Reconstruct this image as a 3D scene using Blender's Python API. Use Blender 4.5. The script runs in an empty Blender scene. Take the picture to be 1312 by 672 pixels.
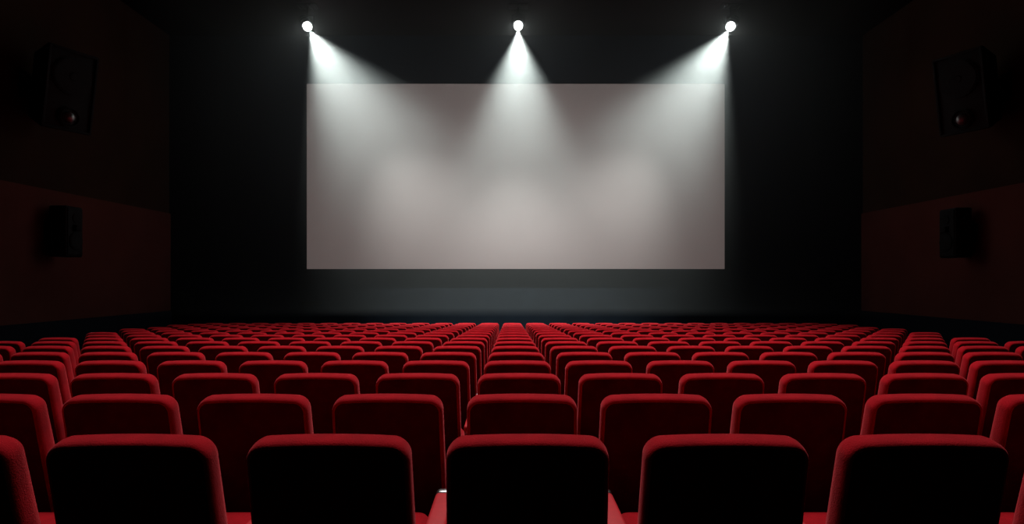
import bpy, bmesh, math
from mathutils import Vector, Matrix

scene = bpy.context.scene
scene.view_settings.view_transform = 'Standard'
scene.view_settings.look = 'None'

F = 782.0
ZC = 1.496
D_WALL = 22.0
XL, XR = -12.3, 12.7
ROW0, PITCH_Y, DROP = 1.91, 0.94, 0.0423
NROWS = 17
PITCH_X = 0.64
XOFF = 0.055
CEIL = ZC + 8.85

# ------------------------------------------------------------ materials
def principled(name, base, rough=0.8, metal=0.0, sheen=0.0, sheen_tint=None, spec=0.5,
               noise=None, bump=None, emis=None, emis_s=0.0):
    m = bpy.data.materials.new(name); m.use_nodes = True
    nt = m.node_tree; b = nt.nodes['Principled BSDF']
    b.inputs['Base Color'].default_value = (*base, 1)
    b.inputs['Roughness'].default_value = rough
    b.inputs['Metallic'].default_value = metal
    b.inputs['Specular IOR Level'].default_value = spec
    b.inputs['Sheen Weight'].default_value = sheen
    b.inputs['Sheen Roughness'].default_value = 0.4
    if sheen_tint: b.inputs['Sheen Tint'].default_value = (*sheen_tint, 1)
    if emis:
        b.inputs['Emission Color'].default_value = (*emis, 1)
        b.inputs['Emission Strength'].default_value = emis_s
    tc = nt.nodes.new('ShaderNodeTexCoord')
    if noise:
        sc, amt = noise
        n = nt.nodes.new('ShaderNodeTexNoise'); n.inputs['Scale'].default_value = sc
        n.inputs['Detail'].default_value = 4
        r = nt.nodes.new('ShaderNodeValToRGB')
        r.color_ramp.elements[0].position = 0.3; r.color_ramp.elements[1].position = 0.7
        r.color_ramp.elements[0].color = (*[c*(1-amt) for c in base], 1)
        r.color_ramp.elements[1].color = (*[min(1, c*(1+amt)) for c in base], 1)
        nt.links.new(tc.outputs['Object'], n.inputs['Vector'])
        nt.links.new(n.outputs['Fac'], r.inputs['Fac'])
        nt.links.new(r.outputs['Color'], b.inputs['Base Color'])
    if bump:
        sc, st = bump
        n = nt.nodes.new('ShaderNodeTexNoise'); n.inputs['Scale'].default_value = sc
        bp = nt.nodes.new('ShaderNodeBump'); bp.inputs['Strength'].default_value = st
        bp.inputs['Distance'].default_value = 0.01
        nt.links.new(tc.outputs['Object'], n.inputs['Vector'])
        nt.links.new(n.outputs['Fac'], bp.inputs['Height'])
        nt.links.new(bp.outputs['Normal'], b.inputs['Normal'])
    return m

M_RED = principled('red_velvet', (0.46, 0.005, 0.013), 0.9, sheen=0.7, sheen_tint=(1, .16, .18), spec=0.10,
                   noise=(7, 0.25), bump=(200, 0.25))
M_REDB = principled('shaded_red_back_fabric', (0.085, 0.003, 0.006), 0.9, spec=0.10, noise=(9, 0.2), bump=(160, 0.3))  # seat red darkened: shade of the unlit backs put into the colour
M_PAD = principled('red_armrest_pad', (0.62, 0.02, 0.03), 0.6, spec=0.4, noise=(14, 0.1))
M_BLK = principled('black_metal', (0.012, 0.012, 0.014), 0.45, spec=0.4)
M_CHR = principled('brushed_steel', (0.6, 0.6, 0.6), 0.3, metal=1.0)
M_FLOOR = principled('dark_carpet', (0.014, 0.008, 0.010), 0.95, spec=0.1, noise=(6, 0.3), bump=(90, 0.4))
M_FRONT = principled('black_wall_fabric', (0.010, 0.017, 0.026), 0.9, spec=0.15, noise=(1.3, 0.12), bump=(60, 0.3))
M_SIDE = principled('brown_wall_fabric', (0.045, 0.023, 0.015), 0.92, spec=0.1, noise=(0.8, 0.15), bump=(60, 0.3))
M_PANEL = principled('rust_acoustic_panel', (0.13, 0.040, 0.032), 0.92, spec=0.1, noise=(0.8, 0.12), bump=(60, 0.3))
M_BASE = principled('navy_wainscot', (0.010, 0.014, 0.024), 0.8, spec=0.15)
M_CEIL = principled('black_ceiling_paint', (0.010, 0.007, 0.008), 0.95, spec=0.1, noise=(2, 0.2))
M_SCREEN = principled('matte_screen_vinyl_glow', (0.50, 0.46, 0.445), 0.95, spec=0.05, noise=(0.25, 0.02),
                      emis=(0.50, 0.42, 0.40), emis_s=0.16)  # emission adds a pinkish glow in place of projected light
M_SPK = principled('speaker_black', (0.006, 0.006, 0.007), 0.7, spec=0.25, bump=(120, 0.2))
M_CONE = principled('speaker_cone', (0.008, 0.008, 0.009), 0.7, spec=0.2)
M_HORN = principled('horn_driver', (0.25, 0.25, 0.26), 0.25, metal=0.6)
M_BULB = principled('lamp_lens_glow', (1, 1, 1), 0.5, emis=(0.95, 1, 0.98), emis_s=18)

# ------------------------------------------------------------ mesh helpers
def add_box(bm, c, s, mi=0, bev=0.0, rot=None):
    ret = bmesh.ops.create_cube(bm, size=1.0)
    vs = ret['verts']
    for v in vs: v.co = Vector((v.co.x*s[0], v.co.y*s[1], v.co.z*s[2]))
    fs = set(f for v in vs for f in v.link_faces)
    if bev > 0:
        es = list(set(e for v in vs for e in v.link_edges))
        r = bmesh.ops.bevel(bm, geom=es, offset=bev, segments=3, affect='EDGES', profile=0.5)
        fs = set(r['faces']) | set(f for f in fs if f.is_valid)
        # gather connected
        seen = set(); stack = [next(iter(fs))]
        while stack:
            f = stack.pop()
            if f in seen: continue
            seen.add(f)
            for e in f.edges:
                for g in e.link_faces:
                    if g not in seen: stack.append(g)
        fs = seen
    vv = set(v for f in fs for v in f.verts)
    for v in vv:
        co = v.co.copy()
        if rot is not None: co = rot @ co
        v.co = co + Vector(c)
    for f in fs: f.material_index = mi; f.smooth = bev > 0
    return vv

def add_cyl(bm, c, r1, r2, h, mi=0, rot=None, seg=32, cap=True):
    ret = bmesh.ops.create_cone(bm, cap_ends=cap, segments=seg, radius1=r1, radius2=r2, depth=h)
    vs = ret['verts']
    fs = set(f for v in vs for f in v.link_faces)
    for v in vs:
        co = v.co.copy()
        if rot is not None: co = rot @ co
        v.co = co + Vector(c)
    for f in fs: f.material_index = mi; f.smooth = len(f.verts) == 4
    return vs

def outline(hw, z0, z1, r, inset, arch, seg=8):
    hw -= inset; a = z0 + inset; b = z1 - inset
    r = max(r - inset, 0.012)
    pts = []
    for (cx, cz, a0) in ((hw-r, b-r, 0), (-hw+r, b-r, 90), (-hw+r, a+r, 180), (hw-r, a+r, 270)):
        for i in range(seg+1):
            t = math.radians(a0 + 90*i/seg)
            pts.append([cx + r*math.cos(t), cz + r*math.sin(t)])
        # straight edge subdivisions along top and bottom
        if a0 in (0, 180):
            s = 1 if a0 == 0 else -1
            x0, x1 = s*(hw-r), -s*(hw-r)
            zz = b if a0 == 0 else a
            for k in range(1, 8):
                pts.append([x0 + (x1-x0)*k/8, zz])
    out = []
    for x, z in pts:
        t = (z - z0)/(z1 - z0)
        zz = z + arch*(1-(x/(hw+1e-6))**2)*max(0, t)
        xx = x*(1 + 0.035*(1-t))
        out.append((xx, zz))
    return out

def loft(bm, rings, mi, mi2=None, k2=99):
    prev = None; allv = []
    for k, ring in enumerate(rings):
        vs = [bm.verts.new(p) for p in ring]
        allv += vs
        if prev:
            n = len(vs)
            for i in range(n):
                f = bm.faces.new((prev[i], prev[(i+1) % n], vs[(i+1) % n], vs[i]))
                f.material_index = mi if k < k2 else mi2; f.smooth = True
        else:
            f = bm.faces.new(vs[::-1]); f.material_index = mi; f.smooth = True
        prev = vs
    f = bm.faces.new(prev); f.material_index = mi if mi2 is None else mi2; f.smooth = True
    return allv

def new_obj(name, bm, mats, loc=(0, 0, 0)):
    bmesh.ops.recalc_face_normals(bm, faces=bm.faces)
    me = bpy.data.meshes.new(name); bm.to_mesh(me); bm.free()
    for m in mats: me.materials.append(m)
    ob = bpy.data.objects.new(name, me); ob.location = loc
    scene.collection.objects.link(ob)
    return ob

# ------------------------------------------------------------ theatre seat
# local origin: floor, y=0 plane = rear edge of the top of the backrest; +Y faces the screen
def seat_mesh(both):
    bm = bmesh.new()
    # backrest, built in its own plane, then leaned
    prof = [(0.078, 0.13), (0.076, 0.08), (0.068, 0.045), (0.052, 0.018), (0.030, 0.004), (0.005, 0.0),
            (-0.028, 0.0), (-0.045, 0.002), (-0.055, 0.007), (-0.0595, 0.013), (-0.0580, 0.017),
            (-0.054, 0.019), (-0.053, 0.022), (-0.057, 0.029), (-0.060, 0.07), (-0.060, 0.14)]
    lean = math.radians(13)
    R = Matrix.Rotation(lean, 3, 'X')
    L = 0.665
    piv = Vector((0, 0.215, 0.345))
    rings = []
    for y, ins in prof:
        ring = []
        for x, z in outline(0.262, 0, L-0.010, 0.060, ins, 0.010):
            t = z/L
            yy = y*(1 - 0.18*t)
            ring.append(R @ Vector((x, yy, z)) + piv)
        rings.append(ring)
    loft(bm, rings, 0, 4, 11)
    # seat cushion (rounded, slightly domed)
    rings = []
    Rc = Matrix.Rotation(math.radians(4), 3, 'X')
    for zt, ins in ((-0.065, 0.06), (-0.062, 0.02), (-0.045, 0.003), (0.0, 0.0), (0.035, 0.004), (0.055, 0.022), (0.064, 0.06), (0.070, 0.12)):
        ring = []
        for x, y in outline(0.255, -0.25, 0.25, 0.07, ins, 0.0):
            ring.append(Rc @ Vector((x/1.02, y, zt)) + Vector((0, 0.50, 0.425)))
        rings.append(ring)
    loft(bm, rings, 0)
    # pan under the cushion + crossbar
    add_box(bm, (0, 0.49, 0.348), (0.44, 0.40, 0.03), 2, 0.01)
    add_box(bm, (0, 0.30, 0.335), (0.60, 0.05, 0.05), 2, 0.008)
    sides = (1, -1) if both else (1,)
    for s in sides:
        x = s*PITCH_X/2
        # standard (side frame): foot, post, side plate, arm support
        add_box(bm, (x, 0.42, 0.012), (0.07, 0.34, 0.024), 2, 0.006)
        add_box(bm, (x, 0.40, 0.28), (0.045, 0.10, 0.54), 2, 0.010)
        add_box(bm, (x, 0.42, 0.46), (0.040, 0.34, 0.22), 2, 0.014)
        add_box(bm, (x, 0.40, 0.585), (0.055, 0.44, 0.03), 1+2, 0.008)
        # red pad
        add_box(bm, (x, 0.375, 0.615), (0.078, 0.40, 0.042), 1, 0.015)
        # steel front cap + hinge disc
        add_box(bm, (x, 0.600, 0.610), (0.080, 0.05, 0.052), 3, 0.016)
        for q in (-1, 1):
            add_cyl(bm, (x+q*0.024, 0.36, 0.43), 0.035, 0.035, 0.008, 3,
                    Matrix.Rotation(math.radians(90), 3, 'Y'), 20)
    bmesh.ops.recalc_face_normals(bm, faces=bm.faces)
    me = bpy.data.meshes.new('theatre_seat'); bm.to_mesh(me); bm.free()
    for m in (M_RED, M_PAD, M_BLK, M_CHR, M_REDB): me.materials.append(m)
    return me

seat_a = seat_mesh(False); seat_b = seat_mesh(True)
for r in range(NROWS):
    d = ROW0 + r*PITCH_Y
    n = max(6, int(round((4.3 + 0.255*d)/PITCH_X)))
    for k in range(-n, n+1):
        ob = bpy.data.objects.new('theatre_seat', seat_b if k == -n else seat_a)
        ob.location = (XOFF + k*PITCH_X, d, -DROP*r)
        scene.collection.objects.link(ob)

# ------------------------------------------------------------ room shell
bm = bmesh.new()
prof = [(-3.0, 0.0)]
for r in range(1, NROWS+1):
    y = ROW0 + r*PITCH_Y - 0.10
    prof += [(y, -DROP*(r-1)), (y, -DROP*r)]
prof.append((D_WALL, -DROP*NROWS))
v0 = [bm.verts.new((XL, y, z)) for y, z in prof] ; v1 = [bm.verts.new((XR, y, z)) for y, z in prof]
for i in range(len(prof)-1):
    bm.faces.new((v0[i], v0[i+1], v1[i+1], v1[i]))
new_obj('floor', bm, [M_FLOOR])

def box_obj(name, c, s, mat, bev=0.0):
    bm = bmesh.new(); add_box(bm, (0, 0, 0), s, 0, bev)
    return new_obj(name, bm, [mat], c)

ZB = -1.2
H = CEIL - ZB
W = XR - XL; XM = (XL+XR)/2
box_obj('wall_front', (XM, D_WALL+0.1, ZB+H/2), (W+0.4, 0.2, H), M_FRONT)
box_obj('wall_back', (XM, -3.1, ZB+H/2), (W+0.4, 0.2, H), M_FRONT)
box_obj('wall_left', (XL-0.1, 9.5, ZB+H/2), (0.2, 25, H), M_SIDE)
box_obj('wall_right', (XR+0.1, 9.5, ZB+H/2), (0.2, 25, H), M_SIDE)
box_obj('ceiling', (XM, 9.5, CEIL+0.1), (W+0.4, 25.4, 0.2), M_CEIL)
z0, z1 = ZC-1.08, ZC+2.42
for side, x in (('left', XL+0.03), ('right', XR-0.03)):
    box_obj('trim_panel_'+side, (x, 9.5, (z0+z1)/2), (0.06, 24.98, z1-z0), M_PANEL)
    box_obj('baseboard_'+side, (x+(0.02 if side == 'left' else -0.02), 9.5, (ZB+z0)/2), (0.10, 24.98, z0-ZB), M_BASE)

# ------------------------------------------------------------ screen
sx0 = (393-654)*21.8/F; sx1 = (928.5-654)*21.8/F
sz0 = ZC + (360-345)*21.8/F; sz1 = ZC + (360-107.5)*21.8/F
bm = bmesh.new()
add_box(bm, (0, 0, 0), (sx1-sx0, 0.03, sz1-sz0), 0, 0.008)
for dx in (-0.4, -0.13, 0.13, 0.4):
    add_box(bm, (dx*(sx1-sx0), 0.09, 0), (0.08, 0.16, (sz1-sz0)*0.94), 1)
for dz in (-0.44, 0, 0.44):
    add_box(bm, (0, 0.05, dz*(sz1-sz0)), ((sx1-sx0)*0.96, 0.07, 0.08), 1)
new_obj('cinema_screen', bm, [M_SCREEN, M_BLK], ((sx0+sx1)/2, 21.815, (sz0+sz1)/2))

# wall vent under the screen
bm = bmesh.new()
add_box(bm, (0, 0, 0.05), (0.70, 0.05, 0.02), 0); add_box(bm, (0, 0, -0.05), (0.70, 0.05, 0.02), 0)
for s in (-1, 1): add_box(bm, (s*0.34, 0, 0), (0.02, 0.05, 0.12), 0)
for i in range(3): add_box(bm, (0, 0.01, -0.025+0.025*i), (0.68, 0.03, 0.008), 0)
new_obj('wall_vent', bm, [M_SPK], ((400-654)*22/F, 21.97, ZC-28.5*22/F))

# ------------------------------------------------------------ spotlights
def spot(px, py, tilt, energy):
    d = 19.6
    x = (px-654)*d/F; z = ZC + (360-py)*d/F
    direction = Vector((tilt, -0.05, -1)).normalized()
    q = direction.to_track_quat('-Z', 'Y'); R = q.to_matrix()
    emp = bpy.data.objects.new('stage_spotlight', None); emp.location = (x, d, z)
    emp.empty_display_size = 0.3
    scene.collection.objects.link(emp)
    bm = bmesh.new()
    up = CEIL - z
    add_box(bm, (0, 0, up-0.02), (0.62, 0.36, 0.04), 0, 0.006)
    for i in range(5): add_box(bm, (-0.24+0.12*i, 0, up-0.055), (0.05, 0.34, 0.03), 0)
    add_cyl(bm, (0, 0, (up+0.34)/2), 0.025, 0.025, up-0.34, 0)
    add_box(bm, (0, 0, 0.33), (0.40, 0.05, 0.025), 0)
    for s in (-1, 1): add_box(bm, (s*0.20, 0, 0.20), (0.02, 0.05, 0.28), 0)
    def P(t): return R @ Vector((0, 0, t))
    add_cyl(bm, P(0.24), 0.15, 0.11, 0.24, 0, R, 32)
    for t in (0.19, 0.25, 0.31): add_cyl(bm, P(t), 0.165, 0.165, 0.02, 0, R, 32)
    add_cyl(bm, P(0.10), 0.165, 0.14, 0.04, 0, R, 32, cap=False)
    ob = new_obj('housing', bm, [M_BLK]); ob.parent = emp
    bm = bmesh.new()
    bmesh.ops.create_uvsphere(bm, u_segments=32, v_segments=16, radius=0.14)
    for v in bm.verts: v.co = R @ v.co
    for f in bm.faces: f.smooth = True
    ob = new_obj('lens_bulb', bm, [M_BULB]); ob.parent = emp
    ld = bpy.data.lights.new('beam', 'SPOT'); ld.energy = energy; ld.color = (0.93, 1.0, 0.97)
    ld.spot_size = math.radians(66); ld.spot_blend = 1.0; ld.shadow_soft_size = 0.06
    lo = bpy.data.objects.new('beam', ld); lo.rotation_euler = q.to_euler()
    lo.location = direction*0.15
    lo.parent = emp; scene.collection.objects.link(lo)
spot(394, 34, 0.58, 5900)
spot(664, 33, 0.0, 5900)
spot(936, 34, -0.58, 5900)

# haze in the air around the beams: thickened upward to brighten beam tops
m = bpy.data.materials.new('theatrical_haze'); m.use_nodes = True
nt = m.node_tree; nt.nodes.clear()
o = nt.nodes.new('ShaderNodeOutputMaterial'); v = nt.nodes.new('ShaderNodeVolumeScatter')
v.inputs['Color'].default_value = (0.92, 1, 0.98, 1)
v.inputs['Anisotropy'].default_value = 0.0
tc = nt.nodes.new('ShaderNodeTexCoord'); sp = nt.nodes.new('ShaderNodeSeparateXYZ')
mr = nt.nodes.new('ShaderNodeMapRange')
mr.inputs['From Min'].default_value = -4.2; mr.inputs['From Max'].default_value = 3.0
mr.inputs['To Min'].default_value = 0.010; mr.inputs['To Max'].default_value = 0.070
mr.interpolation_type = 'SMOOTHSTEP'
nt.links.new(tc.outputs['Object'], sp.inputs[0]); nt.links.new(sp.outputs['Z'], mr.inputs['Value'])
nt.links.new(mr.outputs[0], v.inputs['Density'])
nt.links.new(v.outputs[0], o.inputs['Volume'])
hz0, hz1 = 0.52, CEIL-0.08
bm = bmesh.new(); add_box(bm, (0, 0, 0), (21.0, 5.4, hz1-hz0), 0)
new_obj('air_haze', bm, [m], (XM, 19.05, (hz0+hz1)/2))

# ------------------------------------------------------------ speakers
def big_speaker(x, y, z, side):
    bm = bmesh.new()
    hw, hh, dp = 0.60, 1.02, 0.46
    cab = add_box(bm, (0, 0, 0), (2*dp, 2*hw, 2*hh), 0, 0.05)
    for vtx in cab:
        t = (dp - vtx.co.x)/(2*dp)
        vtx.co.y *= 1-0.30*t; vtx.co.z *= 1-0.22*t
    Ry = Matrix.Rotation(math.radians(90), 3, 'Y')
    for s in (-1, 1):
        add_box(bm, (dp+0.02, s*(hw-0.05), 0), (0.06, 0.06, 2*hh-0.08), 0, 0.01)
        add_box(bm, (dp+0.02, 0, s*(hh-0.05)), (0.06, 2*hw-0.08, 0.06), 0, 0.01)
    add_cyl(bm, (dp+0.02, 0, 0.35), 0.46, 0.46, 0.05, 0, Ry, 40)
    add_cyl(bm, (dp+0.05, 0, 0.35), 0.20, 0.42, 0.05, 1, Ry, 40)
    add_cyl(bm, (dp+0.06, 0, 0.35), 0.14, 0.08, 0.06, 1, Ry, 32)
    add_cyl(bm, (dp+0.03, 0, -0.66), 0.25, 0.25, 0.06, 0, Ry, 40)
    add_cyl(bm, (dp+0.07, 0, -0.66), 0.18, 0.22, 0.06, 1, Ry, 40, cap=False)
    vs = bmesh.ops.create_uvsphere(bm, u_segments=24, v_segments=12, radius=0.15)['verts']
    for q in vs: q.co += Vector((dp+0.04, 0, -0.66))
    for f in set(f for q in vs for f in q.link_faces): f.material_index = 2; f.smooth = True
    Rt = Matrix.Rotation(math.radians(-25), 3, 'Z') @ Matrix.Rotation(math.radians(10), 3, 'Y')
    if side < 0: Rt = Matrix.Rotation(math.radians(180+25), 3, 'Z') @ Matrix.Rotation(math.radians(10), 3, 'Y')
    for vtx in bm.verts: vtx.co = Rt @ vtx.co
    wx = (XL if side > 0 else XR) - x
    add_box(bm, (wx + side*0.04, 0, 0.1), (0.06, 0.5, 0.7), 0, 0.01)
    for dz in (-0.12, 0.32): add_box(bm, (wx*0.72, 0, dz), (abs(wx)*0.5, 0.08, 0.08), 0, 0.01)
    new_obj('surround_speaker', bm, [M_SPK, M_CONE, M_HORN], (x, y, z))

def small_speaker(x, y, z, side):
    bm = bmesh.new()
    add_box(bm, (0, 0, 0), (0.46, 0.62, 1.34), 0, 0.04)
    add_box(bm, (0.24, 0, 0), (0.03, 0.54, 1.24), 0, 0.01)
    Ry = Matrix.Rotation(math.radians(90), 3, 'Y')
    add_cyl(bm, (0.265, 0, -0.25), 0.24, 0.24, 0.03, 1, Ry)
    add_cyl(bm, (0.28, 0, -0.25), 0.10, 0.21, 0.03, 0, Ry)
    add_cyl(bm, (0.265, 0, 0.36), 0.12, 0.12, 0.03, 1, Ry)
    add_box(bm, (0.30, 0, 0.10), (0.12, 0.20, 0.16), 0, 0.02)
    if side < 0:
        for vtx in bm.verts: vtx.co = Matrix.Rotation(math.pi, 3, 'Z') @ vtx.co
    wx = (XL+0.06 if side > 0 else XR-0.06) - x
    add_box(bm, (wx + side*0.025, 0, 0), (0.04, 0.4, 0.5), 0, 0.008)
    add_box(bm, (wx*0.65, 0, 0), (abs(wx)*0.6, 0.12, 0.12), 0, 0.01)
    new_obj('wall_speaker', bm, [M_SPK, M_CONE], (x, y, z))

big_speaker(-11.45, 15.5, ZC+4.85, 1)
big_speaker(11.85, 15.7, ZC+4.85, -1)
small_speaker(-11.80, 16.2, ZC+1.30, 1)
small_speaker(12.18, 16.7, ZC+1.30, -1)

# ------------------------------------------------------------ house lights (ceiling panels above the seats)
def area(name, loc, sx, sy, e, col, spread=180, rot=(0, 0, 0)):
    ld = bpy.data.lights.new(name, 'AREA'); ld.shape = 'RECTANGLE'; ld.size = sx; ld.size_y = sy
    ld.energy = e; ld.color = col; ld.spread = math.radians(spread)
    ob = bpy.data.objects.new(name, ld); ob.location = loc; ob.rotation_euler = rot
    scene.collection.objects.link(ob); return ob
area('ceiling_house_light', (0.2, 8.2, CEIL-0.05), 5, 9, 450, (1, 0.93, 0.9), 105)

w = bpy.data.worlds.new('dark_interior'); w.use_nodes = True
w.node_tree.nodes['Background'].inputs[0].default_value = (0.002, 0.002, 0.003, 1)
w.node_tree.nodes['Background'].inputs[1].default_value = 1
scene.world = w

# ------------------------------------------------------------ camera
cd = bpy.data.cameras.new('camera'); cam = bpy.data.objects.new('camera', cd)
cd.sensor_width = 36; cd.lens = 36*F/1312
cd.shift_x = (656-654)/1312; cd.shift_y = (360-336)/1312
cd.clip_end = 100
cam.location = (0, 0, ZC); cam.rotation_euler = (math.radians(90), 0, 0)
scene.collection.objects.link(cam); scene.camera = cam
